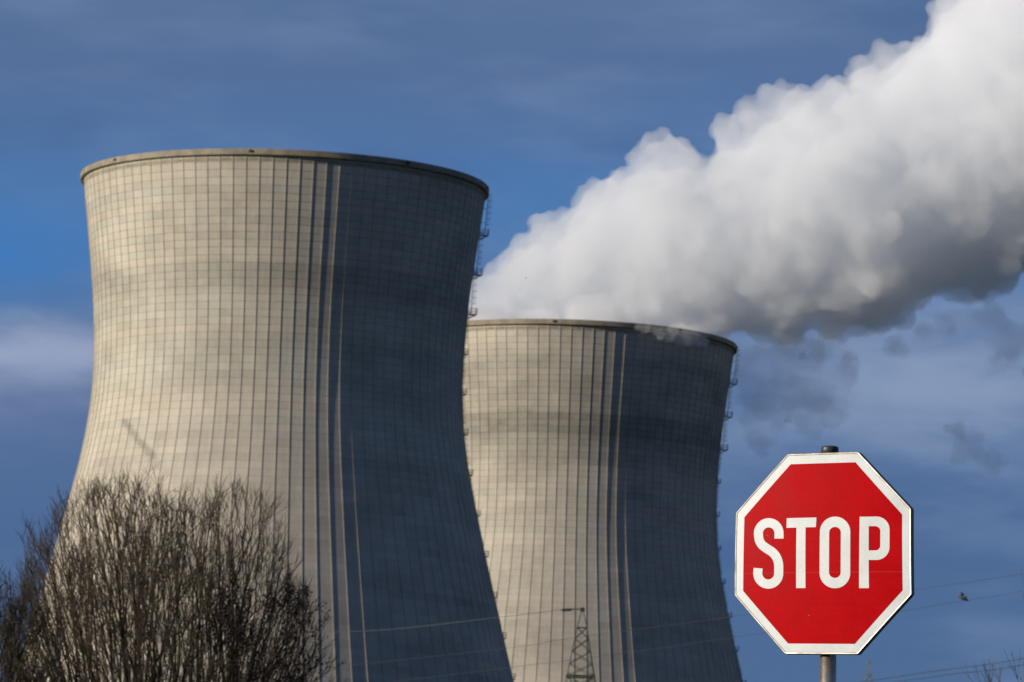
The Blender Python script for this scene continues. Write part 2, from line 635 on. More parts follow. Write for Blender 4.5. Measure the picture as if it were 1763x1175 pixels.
for x, y, r in TOPS:
    sph.append((x, y, rnd.uniform(-3, 3), r + 6))
    dx, dy_ = (.45, .9) if y < 500 else (0, -1)
    for q, g_ in ((1.1, 1.5), (2.6, 2.1), (4.6, 2.7)):
        sph.append((x + dx * r * q, y + dy_ * r * q, rnd.uniform(-4, 4), r * g_))
puffs = []
for x, y, dy, r in sph:
    drift = max(0, x - 1265) * .012
    p = at(x, y, PY + dy + drift)
    rm = r / 7.83
    # keep the steam inside the rim where it stands over the tower
    rel = Vector((p.x - T2.x, p.y - T2.y))
    if rel.length < 39 + rm and p.z - rm < 160.6:
        if rel.length + rm * .6 > 35:
            p.z = 160.8 + rm
        rel2 = rel
    puffs.append((p, rm + .7))
for i in range(90):   # the mouth of the tower is full of steam
    a, q = rnd.uniform(0, 2 * pi), sqrt(rnd.random()) * 29.5
    puffs.append((Vector((T2.x + q * cos(a), T2.y + q * sin(a), rnd.uniform(154, 163))), rnd.uniform(4.2, 5.6)))
body = [(p, r * .93) for p, r in puffs]
for p, r in body[:]:
    if r < 2.5: continue
    for _ in range(8):
        d = Vector((rnd.gauss(0, 1), rnd.gauss(0, 1), rnd.gauss(0, 1))).normalized()
        q, rq = p + d * r * rnd.uniform(.78, .98), r * rnd.uniform(.2, .42)
        rel = Vector((q.x - T2.x, q.y - T2.y)).length
        if q.z - rq < 161 and abs(rel - 37) < rq + 3: continue
        body.append((q, rq))
ico = bmesh.new()
bmesh.ops.create_icosphere(ico, subdivisions=2, radius=1)
iv = [v.co.copy() for v in ico.verts]
ifc = [tuple(v.index for v in f.verts) for f in ico.faces]
ico.free()


def puff_mesh(name, puffs, voxel, disp, mat, origin):
    V, F = [], []
    for p, r in puffs:
        b = len(V)
        V += [tuple(p - origin + v * r) for v in iv]
        F += [tuple(b + i for i in f) for f in ifc]
    o = obj(name, (V, F), mat)
    o.location = origin
    m = o.modifiers.new('join', 'REMESH')
    m.mode = 'VOXEL'
    m.voxel_size = voxel
    m.use_smooth_shade = True
    for k, (size, st) in enumerate(disp):
        tx = bpy.data.textures.new(name + 'tex', 'VORONOI' if k < 2 else 'CLOUDS')
        tx.noise_scale = size
        if k < 2:
            tx.distance_metric = 'DISTANCE'
        else:
            tx.noise_depth = 3
        d = o.modifiers.new('billow', 'DISPLACE')
        d.texture = tx
        d.texture_coords = 'LOCAL'
        d.strength = st if k >= 2 else -st
        d.mid_level = .42
    sm = o.modifiers.new('soften', 'SMOOTH')
    sm.factor = .5
    sm.iterations = 1
    return o


def vol_mat(name, dens, col, aniso=.2, torn=None):
    m = bpy.data.materials.new(name)
    m.use_nodes = True
    n = NT(m.node_tree)
    if torn:
        co = n.n('ShaderNodeTexCoord').outputs['Object']
        dens = n.m('MULTIPLY', n.maprange(n.noise(co, torn, 6, .6), .26, .70), dens)
    pv = n.n('ShaderNodeVolumePrincipled', ins={'Color': col, 'Density': dens, 'Anisotropy': aniso})
    n.n('ShaderNodeOutputMaterial', ins={'Volume': pv.outputs[0]})
    m.volume_intersection_method = 'FAST' if hasattr(m, 'volume_intersection_method') else None
    return m


m_steam = vol_mat('steam', .135, (.972, .982, .996, 1), 0.0)
pl = puff_mesh('steam_plume', body, .8, [(9, 2.2), (3.6, 1.7), (1.6, 1.0)], m_steam, Vector((T2.x, T2.y, 160)))
tag(pl, 'thick white steam plume drifting right from the farther cooling tower', 'steam')

# thin torn shreds hanging below the plume, in the shade of the towers
def shred(name, label, items, dens, cat, disp, voxel=.9, spread=5, k=(.35, .75), torn=.05):
    pf = []
    r_ = random.Random(len(items))
    org = at(items[0][0], items[0][1], T2.y + items[0][3])
    for x, y, r, dy in items:
        for _ in range(5):
            a_ = r_.uniform(0, 2 * pi)
            q_ = r_.uniform(0, .7) * r
            pf.append((at(x + q_ * cos(a_), y + q_ * sin(a_), T2.y + dy + r_.uniform(-spread, spread)), r / 7.83 * r_.uniform(*k)))
    mt = vol_mat('thin_steam', dens, (.93, .94, .95, 1), 0.0, torn)
    o_ = puff_mesh(name, pf, voxel, disp, mt, org)
    if cat: tag(o_, label, cat, 'steam shreds below the plume')
    return o_


shred('steam_shred', 'thin dark grey shred of steam hanging between the right tower and the sign', [
    (1320, 612, 40, 14), (1375, 612, 48, 16), (1430, 612, 44, 18), (1285, 640, 44, 20), (1300, 700, 48, 22), (1310, 750, 32, 24), (1350, 640, 60, 20), (1375, 690, 60, 24), (1400, 630, 60, 24),
    (1430, 690, 48, 26), (1450, 640, 40, 28), (1455, 730, 24, 28), (1300, 770, 16, 24), (1340, 720, 44, 24), (1410, 740, 30, 26)],
    .062, 'steam', [(10, 7.0), (5, 3.5), (3, 1.5)])
shred('steam_shred', 'small faint shred of steam above and right of the stop sign', [
    (1640, 740, 30, 40), (1665, 765, 36, 40), (1690, 785, 30, 40), (1715, 800, 24, 42)], .07, 'steam', [(6, 3.0), (3, 2.0), (3, 1.0)])
shred('steam_shred', 'ragged bluish veil of steam under the plume at the right edge', [
    (1290, 600, 26, 10), (1330, 604, 26, 10), (1370, 606, 28, 12), (1420, 606, 30, 14), (1470, 606, 30, 16), (1540, 600, 28, 20), (1590, 575, 30, 20), (1640, 560, 40, 22), (1700, 545, 50, 22), (1750, 560, 60, 24), (1810, 560, 70, 24),
    (1730, 610, 34, 24), (1770, 650, 40, 24)], .055, 'steam', [(9, 6.0), (4, 3.0), (3, 1.0)])

spill = []
for x, y, r in ((1100, 564, 5), (1112, 567, 6), (1124, 570, 7), (1136, 573, 8), (1148, 576, 9), (1160, 579, 10), (1172, 582, 11), (1183, 583, 11), (1193, 583, 11),
                (1203, 584, 10), (1211, 584, 8)):
    th = math.asin((x - 979) / 300.0)
    spill.append((x, y, r, -38.6 * cos(th)))
shred('steam_wisp', 'small wisp of steam spilling over the near rim of the farther tower', spill, .26, 'steam', [(3, .6), (1.5, .4), (1, .3)],
      voxel=.3, spread=.5, k=(.9, 1.5), torn=.5)

# ------------------------------------------------------------------ stop sign
SD = 24.7


def sp(x, y):       # crop-pixel (zoom 2.7) of the sign -> photo pixel
    return x / 2.7 + 1230, y / 2.7 + 740


sc_px = at(1419, 951, SD)
SIGN_YAW = radians(-26)     # plate turned to the left
p_low, p_top = at(1425.5, 1165, SD + .02), at(1428.5, 781, SD + .02)
sign = empty('stop_sign', (p_low.x - (p_top.x - p_low.x) * p_low.z / (p_top.z - p_low.z), SD + .02, 0))
tag(sign, 'red and white octagonal STOP sign on a round grey post', 'road sign')
n_s = Vector((sin(SIGN_YAW), -cos(SIGN_YAW), 0))
e_x = Vector((cos(SIGN_YAW), sin(SIGN_YAW), 0))
e_z = Vector((0, 0, 1))
cen = Vector((sc_px.x, SD - .045, sc_px.z))
SR = 5.5           # radius of the slight bulge of the plate


def on_plate(cx, cy, lift=0.0):
    """crop pixel -> local (u, v) on the plate, slightly bulged"""
    x, y = sp(cx, cy)
    d = (CM @ Vector(((x - IMW / 2) / FPX, -(y - IMH / 2) / FPX, -1)))
    t = (cen - EYE).dot(n_s) / d.dot(n_s)
    p = EYE + d * t
    q = p - cen
    return q.dot(e_x), q.dot(e_z)


def P3(u_, v_, lift):
    bul = .014 - (u_ * u_ + v_ * v_) / (2 * SR)
    return cen + e_x * u_ + e_z * v_ + n_s * (lift + bul) - sign.location


def round_poly(pts, r, k=5):
    out = []
    n = len(pts)
    for i in range(n):
        p, a, b = Vector(pts[i]), Vector(pts[i - 1]), Vector(pts[(i + 1) % n])
        da, db = (a - p).normalized(), (b - p).normalized()
        half = da.angle(db) / 2
        L = r / tan(half)
        s, e = p + da * L, p + db * L
        for j in range(k + 1):
            t = j / k
            out.append(((1 - t) ** 2 * s + 2 * t * (1 - t) * p + t * t * e))
    return out


def inset(poly, d):
    """offset a convex-ish ccw/cw outline towards its centre by d metres"""
    n = len(poly)
    c = sum(poly, Vector((0, 0))) / n
    out = []
    for i in range(n):
        a, p, b = poly[i - 1], poly[i], poly[(i + 1) % n]
        t = ((p - a).normalized() + (b - p).normalized())
        nn = Vector((-t.y, t.x)).normalized()
        if (c - p).dot(nn) < 0: nn = -nn
        out.append(p + nn * d)
    return out


outer_c = [(338, 112), (667, 102), (914, 366), (916, 766), (664, 1045), (325, 1043), (91, 770), (97, 386)]
outer = round_poly([on_plate(*c) for c in outer_c], .022)
fine_o = []
for i_o, p_o in enumerate(outer):      # points along the straight sides so that the edge follows the bulge
    q_o = outer[(i_o + 1) % len(outer)]
    k_o = max(1, int((q_o - p_o).length / .03))
    fine_o += [p_o.lerp(q_o, j_o / k_o) for j_o in range(k_o)]
outer = fine_o


def sheet(poly, lift, maxlen=.05):
    """a filled flat outline (may be concave) laid on the bulged plate"""
    bm = bmesh.new()
    vs = [bm.verts.new((p[0], p[1], 0)) for p in poly]
    f = bm.faces.new(vs)
    bmesh.ops.triangulate(bm, faces=[f], quad_method='BEAUTY', ngon_method='EAR_CLIP')
    for _ in range(5):
        ed = [e for e in bm.edges if e.calc_length() > maxlen]
        if not ed: break
        bmesh.ops.subdivide_edges(bm, edges=ed, cuts=1)
        bmesh.ops.triangulate(bm, faces=[f for f in bm.faces if len(f.verts) > 3])
    for v in bm.verts:
        v.co = P3(v.co.x, v.co.y, lift)
    bmesh.ops.recalc_face_normals(bm, faces=bm.faces)
    s = sum((f.normal.dot(n_s) * f.calc_area() for f in bm.faces), 0.0)
    if s < 0:
        bmesh.ops.reverse_faces(bm, faces=bm.faces)
    return bm


seam_z = P3(*on_plate(500, 665), 0).z


def foil(name, col, dirt, spec):
    """retro-reflective foil: fine weave, grime near edges, small chips"""
    def f(n):
        co = n.n('ShaderNodeTexCoord').outputs['Object']
        a = n.noise(co, 6., 5, .6)
        b = n.noise(co, 60., 4, .6)
        vor = n.n('ShaderNodeTexVoronoi', feature='F1', ins={'Vector': co, 'Scale': 11., 'Randomness': 1.})
        chip = n.maprange(vor.outputs['Distance'], .055, .03)
        rnd_ = n.n('ShaderNodeTexWhiteNoise', ins={'Vector': vor.outputs['Position']}).outputs[0]
        chip = n.m('MULTIPLY', chip, n.m('GREATER_THAN', rnd_, .82))
        k = n.maprange(a, .3, .7, .93, 1.05)
        k = n.m('MULTIPLY', k, n.maprange(b, .3, .7, .97, 1.03))
        c = n.n('ShaderNodeVectorMath', operation='SCALE', ins={0: col, 'Scale': k}).outputs[0]
        c = n.mix(n.m('MULTIPLY', chip, .5), c, dirt)
        # overlap seam of the sheeting and faint horizontal wipe marks
        zz = n.n('ShaderNodeSeparateXYZ', ins={0: co}).outputs[2]
        seam = n.maprange(n.m('ABSOLUTE', n.m('SUBTRACT', zz, seam_z)), .0018, .0008, 0, .06)
        c = n.mix(seam, c, (.62, .55, .52, 1))
        wv = n.n('ShaderNodeVectorMath', operation='MULTIPLY', ins={0: co, 1: (2., 2., 60.)}).outputs[0]
        wipe = n.maprange(n.noise(wv, 2., 4, .6), .35, .75, 0, .006)
        c = n.mix(wipe, c, dirt)
        surf(n, Base_Color=c, Roughness=n.maprange(a, .3, .7, .38, .5),
             Normal=n.n('ShaderNodeBump', ins={'Strength': .12, 'Distance': .002, 'Height': b}).outputs[0],
             **{'Specular_IOR_Level': spec})
    return material(name, f)


m_white = foil('white_foil', (.67, .705, .72), (.35, .3, .25, 1), .25)
m_red = foil('red_foil', (.44, .0005, .0035), (.6, .25, .22, 1), .035)
m_alu = simple('aluminium_edge', (.50, .46, .39), .5, metal=.8, var=.35, scale=14)
m_edge_dark = simple('dark_edge_strip', (.09, .07, .045), .7, scale=30)  # dark brown strip between the plate sheet and its lip
m_back = simple('grey_sign_back', (.10, .105, .11), .5, var=.1, scale=5)
m_post = simple('galvanised_post', (.44, .39, .31), .38, metal=.85, var=.35, scale=7)
m_cap = simple('black_plastic_cap', (.035, .037, .04), .45, scale=9)

# plate with folded edge: front lip, side wall, back
V, F = [], []
n_o = len(outer)
levels = [(inset(outer, .0105), 0.0), (inset(outer, .0075), .0026), (inset(outer, .0025), .0035), (outer, .0005), (outer, -.030),
          (inset(outer, .012), -.036), (inset(outer, .016), -.006)]
for poly, lift in levels:
    for p in poly:
        V.append(tuple(P3(p[0], p[1], lift)))
for j in range(len(levels) - 1):
    for i in range(n_o):
        i2 = (i + 1) % n_o
        F.append((j * n_o + i, (j + 1) * n_o + i, (j + 1) * n_o + i2, j * n_o + i2))
F.append(tuple((len(levels) - 1) * n_o + i for i in range(n_o)))
bm = bmesh.new()
bv = [bm.verts.new(v) for v in V]
for k, f in enumerate(F):
    bf = bm.faces.new([bv[i] for i in f])
    bf.material_index = 2 if k < n_o else (0 if k < 3 * n_o else 1)
bmesh.ops.recalc_face_normals(bm, faces=bm.faces)
obj('edge_profile', bm, [m_alu, m_back, m_edge_dark], sign)

obj('sign_plate', sheet(inset(outer, .0095), .0012), m_white, sign)
red_c = [(354, 161), (655, 152), (872, 394), (874, 747), (651, 996), (341, 994), (133, 750), (139, 407)]
obj('red_field', sheet(round_poly([on_plate(*c) for c in red_c], .002, 2), .0022), m_red, sign)


def arc(cx, cy, rx, ry, a0, a1, k=14):
    return [(cx + rx * cos(radians(a0 + (a1 - a0) * i / k)), cy - ry * sin(radians(a0 + (a1 - a0) * i / k))) for i in range(k + 1)]


def stroke(path, wd):
    out_l, out_r = [], []
    for i, p in enumerate(path):
        a, b = Vector(path[max(i - 1, 0)]), Vector(path[min(i + 1, len(path) - 1)])
        t = (b - a).normalized()
        nn = Vector((-t.y, t.x)) * wd / 2
        out_l.append(Vector(p) + nn)
        out_r.append(Vector(p) - nn)
    return out_l + out_r[::-1]


def letter(name, polys, holes=None):
    bmj = bmesh.new()
    me_list = []
    for poly in polys:
        b = sheet([on_plate(p[0], p[1]) for p in poly], .0032, .04)
        tmp = bpy.data.meshes.new('t')
        b.to_mesh(tmp)
        b.free()
        bmj.from_mesh(tmp)
        bpy.data.meshes.remove(tmp)
    return obj(name, bmj, m_white, sign)


# S
Sp = [(305, 508), (305, 494)] + arc(256, 483, 49, 49, 0, 180, 18)[0:] + [(208, 492)] + arc(262, 492, 54, 62, 180, 232, 6)[1:] \
    + [(246, 553), (270, 568)] + arc(250, 640, 54, 76, 62, 0, 8)[0:] + arc(254, 668, 50, 51, 0, -180, 18)[1:] + [(206, 645)]
sl = stroke(Sp, 43)
sl, sr_ = sl[:len(Sp)], sl[len(Sp):][::-1]
letter('letter_s', [[sl[k], sl[k + 1], sr_[k + 1], sr_[k]] for k in range(len(Sp) - 1)])
letter('letter_t', [[(341, 413), (480, 410), (478, 455), (430, 456), (429, 738), (385, 738), (387, 457), (340, 458)]])


def ring_quads(o, i_):
    n = len(o)
    return [[o[k], o[(k + 1) % n], i_[(k + 1) % n], i_[k]] for k in range(n)]


oo = arc(567, 477, 70.5, 71, 0, 180, 20) + arc(566, 668, 71, 71, 180, 360, 20)
oi = arc(567, 480, 27, 26, 0, 180, 20) + arc(566, 665, 27, 26, 180, 360, 20)
letter('letter_o', ring_quads(oo, oi))
po = [(680, 407)] + [(756, 405)] + arc(757, 466, 60, 61, 88, 0, 12) + arc(757, 547, 60, 60, 0, -90, 12) + [(721, 607), (721, 737), (677, 737)]
pi_ = [(722, 450), (722, 563)] + [(750, 563)] + arc(752, 541, 23, 22, -90, 0, 8) + arc(752, 472, 23, 22, 0, 90, 8) + [(750, 450)]
# P as outline pieces: stem + bowl ring
bowl_o = [(722, 406), (756, 405)] + arc(757, 466, 60, 61, 88, 0, 12) + arc(757, 547, 60, 60, 0, -90, 12) + [(722, 607)]
bowl_i = [(722, 450), (750, 450)] + arc(752, 472, 23, 22, 88, 0, 12) + arc(752, 541, 23, 22, 0, -90, 12) + [(722, 563)]
quads = [[bowl_o[k], bowl_o[k + 1], bowl_i[k + 1], bowl_i[k]] for k in range(len(bowl_o) - 1)]
letter('letter_p', [[(680, 406.3), (722, 406), (722, 738), (677, 738)]] + quads)

# post, cap and clamps
pb = MB()
ptop = at(1428.5, 781, SD + .02)
k = 20
base_l = Vector((0, 0, 0))
top_l = ptop - sign.location
pb.tube([base_l, base_l.lerp(top_l, .5), top_l], .0375, k)
pb.build('post', m_post, sign, True)
cb = MB()
zt = top_l
cb.tube([zt + Vector((0, 0, -.012)), zt + Vector((0, 0, .024)), zt + Vector((0, 0, .030)), zt + Vector((0, 0, .0325))], [.0405, .0405, .038, .03], k)
cb.build('post_cap', m_cap, sign, True)
for dz in (-.27, .27):
    c_ = MB()
    cz = cen.z + dz
    fr = (cz) / ptop.z
    pc = base_l.lerp(top_l, fr)
    ringp = [pc + Vector((cos(a) * .043, sin(a) * .043, 0)) for a in [2 * pi * i / 16 for i in range(17)]]
    for z_ in (-.02, .02):
        c_.tube([q + Vector((0, 0, z_)) for q in ringp], .006, 4)
    q = P3(0, dz, -.03)
    c_.tube([q - e_x * .12, q + e_x * .12], .012, 4)
    c_.tube([pc, q], .012, 4)
    c_.build('clamp', m_back, sign)

# ------------------------------------------------------------------ trees
def bark(name, base_c, moss):
    def f(n):
        co = n.n('ShaderNodeTexCoord').outputs['Object']
        a = n.noise(co, 1.3, 4, .6)
        b = n.noise(co, 14., 4, .6)
        c = n.mix(n.maprange(a, .42, .62), (*base_c, 1), (*moss, 1))
        c = n.mix(n.maprange(b, .3, .7, 0, .5), c, (.03, .024, .018, 1))
        surf(n, Base_Color=c, Roughness=.9)
    return material(name, f)


def bare_tree(name, label, root, trunk_top, crown_c, rad, ntarget, seed, mats, extra=(), leaf_fn=None, nleaf=0, nstem=9,
              tipn=4, r_tip=.0045, group='bare winter trees', lean=1.0):
    rn = random.Random(seed)
    t = empty(name, root)
    tag(t, label, 'tree', group)
    top = trunk_top
    # targets in local coordinates
    pts = []
    while len(pts) < ntarget:
        x, y, z = rn.uniform(-1, 1), rn.uniform(-1, 1), rn.uniform(-.95, 1)
        d = x * x + y * y + z * z
        if d > 1: continue
        if rn.random() > .25 + .75 * d: continue
        q = Vector((x * rad[0], y * rad[1], z * rad[2]))
        # lumpy outline
        q *= .9 + .22 * mnoise.noise(q * .7 + Vector((seed, 0, 0)))
        pts.append(crown_c + q)
    pts += [Vector(e) for e in extra]
    n = len(pts)
    nodes = [top.copy()]
    parent = [-1]
    plen = [0.0]
    # leading stems fan out of the trunk head
    for i in range(nstem):
        a = 2 * pi * (i + rn.uniform(-.3, .3)) / nstem
        sp_ = rn.uniform(.2, 1.0) ** .7
        tgt = crown_c + Vector((cos(a) * rad[0] * .68 * sp_, sin(a) * rad[1] * .68 * sp_, rad[2] * rn.uniform(-.25, .1)))
        p = 0
        L = (tgt - top).length
        m = max(3, int(L / .45))
        for j in range(1, m + 1):
            q = top.lerp(tgt, j / m)
            bend = sin(pi * j / m)
            q += Vector((rn.uniform(-.05, .05), rn.uniform(-.05, .05), 0)) + Vector((cos(a), sin(a), 0)) * bend * .12 * L * .5
            nodes.append(q)
            parent.append(p)
            plen.append(plen[p] + L / m)
            p = len(nodes) - 1
    # greedy balanced spanning tree with upward preference
    import numpy as np
    P = np.array([tuple(p) for p in pts])
    fan_o = np.array([0., 0., max(top.z, crown_c.z - rad[2] * .75)])
    best = np.full(n, 1e9)
    bi = np.zeros(n, dtype=int)
    done = np.zeros(n, dtype=bool)

    def relax(idx):
        q = np.array(nodes[idx])
        dv = P - q
        d = np.linalg.norm(dv, axis=1)
        up = dv[:, 2] / np.maximum(d, 1e-6)
        cost = d * (1.0 + 1.1 * np.maximum(0, .35 - up) * 1.2) + .80 * plen[idx]
        # limbs fan out from low in the crown
        rd = P - fan_o
        al = (dv * rd).sum(axis=1) / np.maximum(d * np.linalg.norm(rd, axis=1), 1e-6)
        cost = cost + d * 1.5 * np.maximum(0, .9 - al)
        m = cost < best
        best[m] = cost[m]
        bi[m] = idx
    for i in range(len(nodes)): relax(i)
    for _ in range(n):
        c = np.where(done, 1e9, best)
        k = int(c.argmin())
        done[k] = True
        pa = int(bi[k])
        a, b = nodes[pa], pts[k]
        L = (b - a).length
        m = max(1, int(round(L / .35)))
        p = pa
        for j in range(1, m + 1):
            q = a.lerp(b, j / m)
            # branch arcs upwards
            q += Vector((rn.gauss(0, .012), rn.gauss(0, .012), -.07 * L * sin(pi * j / m)))
            nodes.append(q)
            parent.append(p)
            plen.append(plen[p] + L / m)
            p = len(nodes) - 1
            relax(p)
    N = len(nodes)
    kids = [[] for _ in range(N)]
    for i in range(1, N): kids[parent[i]].append(i)
    tips = [i for i in range(N) if not kids[i]]
    # pipe model
    a2 = [0.0] * N
    for i in range(N - 1, -1, -1):
        a2[i] = (r_tip * 1.3) ** 2.08 if not kids[i] else sum(a2[k_] for k_ in kids[i])
    R = [v_ ** (1 / 2.08) for v_ in a2]
    # straighten the limbs: every inner node drifts to the middle of its neighbours along the thickest way
    for _ in range(7):
        new = [q.copy() for q in nodes]
        for i in range(1, N):
            if kids[i]:
                m_k = max(kids[i], key=lambda q: R[q])
                new[i] = nodes[i] * .4 + (nodes[parent[i]] + nodes[m_k]) * .3
        nodes = new
    mb = MB()
    # chains
    stack = [0]
    visited = set()
    starts = [(0, k_) for k_ in kids[0]]
    while starts:
        pa, k_ = starts.pop()
        chain = [pa, k_]
        while kids[chain[-1]]:
            ks = sorted(kids[chain[-1]], key=lambda q: -R[q])
            for o_ in ks[1:]:
                starts.append((chain[-1], o_))
            chain.append(ks[0])
        rr = [min(R[q], R[chain[1]]) for q in chain]
        mb.tube([nodes[q] for q in chain], [max(q, r_tip * .8) for q in rr], 5 if rr[0] > .02 else 3, False)
    # twigs: short shoots curving up at every tip and along thin branches
    twig_pts = []
    for i in range(1, N):
        if R[i] > .022: continue
        cnt = tipn if not kids[i] else (1 if rn.random() < .62 else 0)
        d0 = (nodes[i] - nodes[parent[i]]).normalized()
        for _ in range(cnt):
            d = (d0 + Vector((rn.gauss(0, .42), rn.gauss(0, .42), rn.gauss(.08, .32)))).normalized()
            L = rn.uniform(.22, .62)
            p = nodes[i]
            ps = [p]
            for s in range(3):
                d = (d + Vector((rn.gauss(0, .13), rn.gauss(0, .13), .16))).normalized()
                p = p + d * L / 3
                ps.append(p)
            mb.tube(ps, [r_tip, r_tip * .9, r_tip * .75, r_tip * .5], 3, False)
            twig_pts.append(ps[-1])
            for s in (1, 2):
                if rn.random() < .6:
                    dd = (d + Vector((rn.gauss(0, .6), rn.gauss(0, .6), rn.gauss(.1, .3)))).normalized()
                    mb.tube([ps[s], ps[s] + dd * L * .22, ps[s] + dd * L * .4 + Vector((0, 0, .03))], [r_tip * .8, r_tip * .7, r_tip * .5], 3, False)
                    # bud
                    twig_pts.append(ps[s] + dd * L * .4)
    crown = mb.build('crown', mats[0], t)
    tk = MB()
    r0 = max(R[0], .12)
    tk.tube([Vector((0, 0, -.1)), Vector((0, 0, .25)), Vector((0.03, 0, top.z * .5)), top + Vector((0, 0, .1))], [r0 * 1.9, r0 * 1.35, r0 * 1.15, r0 * 1.02], 12)
    tk.build('trunk', mats[1], t, True)
    if nleaf:
        lf = MB()
        cand = [p for p in twig_pts if leaf_fn(p)]
        for _ in range(nleaf):
            if not cand: break
            p = rn.choice(cand) + Vector((rn.gauss(0, .035), rn.gauss(0, .035), rn.gauss(-.02, .035)))
            s = rn.uniform(.018, .042)
            a = Vector((rn.gauss(0, 1), rn.gauss(0, 1), rn.gauss(0, 1))).normalized()
            b = a.orthogonal().normalized()
            c = a.cross(b)
            bs = len(lf.v)
            for q in (b * s, c * s * .6 + a * s * .3, -b * s, -c * s * .6 + a * s * .3):
                lf.v.append(tuple(p + q))
            lf.f += [(bs, bs + 1, bs + 2), (bs, bs + 2, bs + 3)]
        lf.build('dry_leaves', mats[2], crown)
    return t


m_twig = bark('twig_bark', (.038, .021, .015), (.056, .048, .017))
m_trunk = bark('trunk_bark', (.06, .052, .04), (.07, .07, .03))
m_leaf = simple('dry_leaf', (.022, .013, .009), .8, var=.5, scale=4)

TY = 110.0
PPM = FPX / TY


def loc_of(px, py, Y, root):
    return at(px, py, Y) - root


root = at(300, 1175, TY)
root.z = 0
cc = loc_of(264, 1190, TY, root)
bare_tree('bare_tree', 'large bare rounded tree in front of the left cooling tower', root, Vector((0, 0, 2.6)), cc,
          (3.86, 3.5, 4.45), 6800, 4, (m_twig, m_trunk, m_leaf),
          leaf_fn=lambda p: (p.x - cc.x) > 1.1 and (p.z - cc.z) < 2.2 and mnoise.noise(p * 1.1) > -.1, nleaf=6500, nstem=26, r_tip=.0048)
root = at(-70, 1175, 104)
root.z = 0
cc2 = loc_of(-60, 1190, 104, root)
bare_tree('bare_tree', 'smaller bare tree cut off by the left edge of the photo', root, Vector((0, 0, 2.4)), cc2,
          (2.0, 2.0, 2.8), 1300, 9, (m_twig, m_trunk, m_leaf), nstem=9, r_tip=.006)
root = at(1905, 1175, 92)
root.z = 0
cc3 = loc_of(1905, 1352, 92, root)
ex = [loc_of(*q, root) for q in ((1768, 1046, 92), (1775, 1060, 92), (1695, 1195, 91), (1705, 1185, 91), (1722, 1180, 92),
                                 (1745, 1185, 92), (1750, 1170, 92), (1712, 1185, 92), (1730, 1195, 92))]
bare_tree('bare_tree', 'bare treetop poking up at the lower right corner under the wires', root, Vector((0, 0, 2.4)), cc3,
          (2.35, 2.3, 2.5), 520, 21, (m_twig, m_trunk, m_leaf), extra=ex, nstem=7)

# ------------------------------------------------------------------ pylons
m_pyl = simple('green_painted_steel', (.05, .07, .045), .6, metal=.2, scale=1)
m_pyl2 = simple('pale_galvanised_steel', (.20, .21, .20), .6, metal=.2, scale=1)
m_wire = simple('conductor_wire', (.06, .06, .065), .5, metal=.4, scale=1)
m_ins = simple('insulator_glass', (.05, .07, .065), .3, scale=1)


def pylon(loc, H, mat, label, w_at, t, arms, peak=.25, rot=0.):
    root = empty('lattice_pylon', loc, rot)
    tag(root, label, 'pylon', 'lattice power pylons')
    m = MB()
    levels = [0, 5, 10, 15, 20, 24.5, 28.5, 32, 35.5]
    z = 35.5
    zs = [H - v for v in (0, 2.0, 3.2, 4.6, 6.0, 7.4, 9.2, 11.2, 13.6, 16.4, 19.6, 23.4, 27.8, 33, 39, 46)]
    zs = [v for v in zs if v > 2] + [0]
    zs = zs[::-1]
    hw = lambda z_: w_at(H - z_) / 2
    cor = [(-1, -1), (1, -1), (1, 1), (-1, 1)]
    pt = lambda c, z_: Vector((c[0] * hw(z_), c[1] * hw(z_), z_))
    for c in cor:
        m.tube([pt(c, z_) for z_ in zs], t, 4)
    for i in range(len(zs) - 2):
        for k_ in range(4):
            a, b = cor[k_], cor[(k_ + 1) % 4]
            m.tube([pt(a, zs[i]), pt(b, zs[i + 1])], t * .62, 3)
            m.tube([pt(b, zs[i]), pt(a, zs[i + 1])], t * .62, 3)
    zt = H - 2.0
    for z_ in (zt, H - 7.4):
        for k_ in range(4):
            m.tube([pt(cor[k_], z_), pt(cor[(k_ + 1) % 4], z_)], t * (1.0 if z_ == zt else 2.0), 4)
    m.box((0, 0, H), (.24, .24, .22))
    m.build('lattice_mast', mat, root)
    for za, L in arms:
        a = MB()
        h = hw(za)
        for sy in (-1, 1):
            tip = Vector((0, sy * L, za))
            for sx in (-1, 1):
                a.tube([Vector((sx * h, sy * h, za)), tip], t * .9, 4)
                a.tube([Vector((sx * hw(za + 2.2), sy * hw(za + 2.2), za + 2.2)), tip], t * .8, 4)
                for q in range(1, 6):
                    s0 = Vector((sx * h, sy * h, za)).lerp(tip, q / 6)
                    s1 = Vector((sx * hw(za + 2.2), sy * hw(za + 2.2), za + 2.2)).lerp(tip, (q - .5) / 6)
                    a.tube([s0, s1], t * .5, 3)
        ao = a.build('crossarm', mat, root)
        for sy in (-1, 1):
            i_ = MB()
            i_.tube([Vector((0, sy * L, za)), Vector((0, sy * L, za - 2.2))], [.13, .13], 6)
            for q in range(7):
                zc = za - .3 - q * .28
                i_.tube([Vector((0, sy * L, zc)), Vector((0, sy * L, zc - .08))], [.2, .14], 8)
            i_.build('insulator', m_ins, ao)
    return root


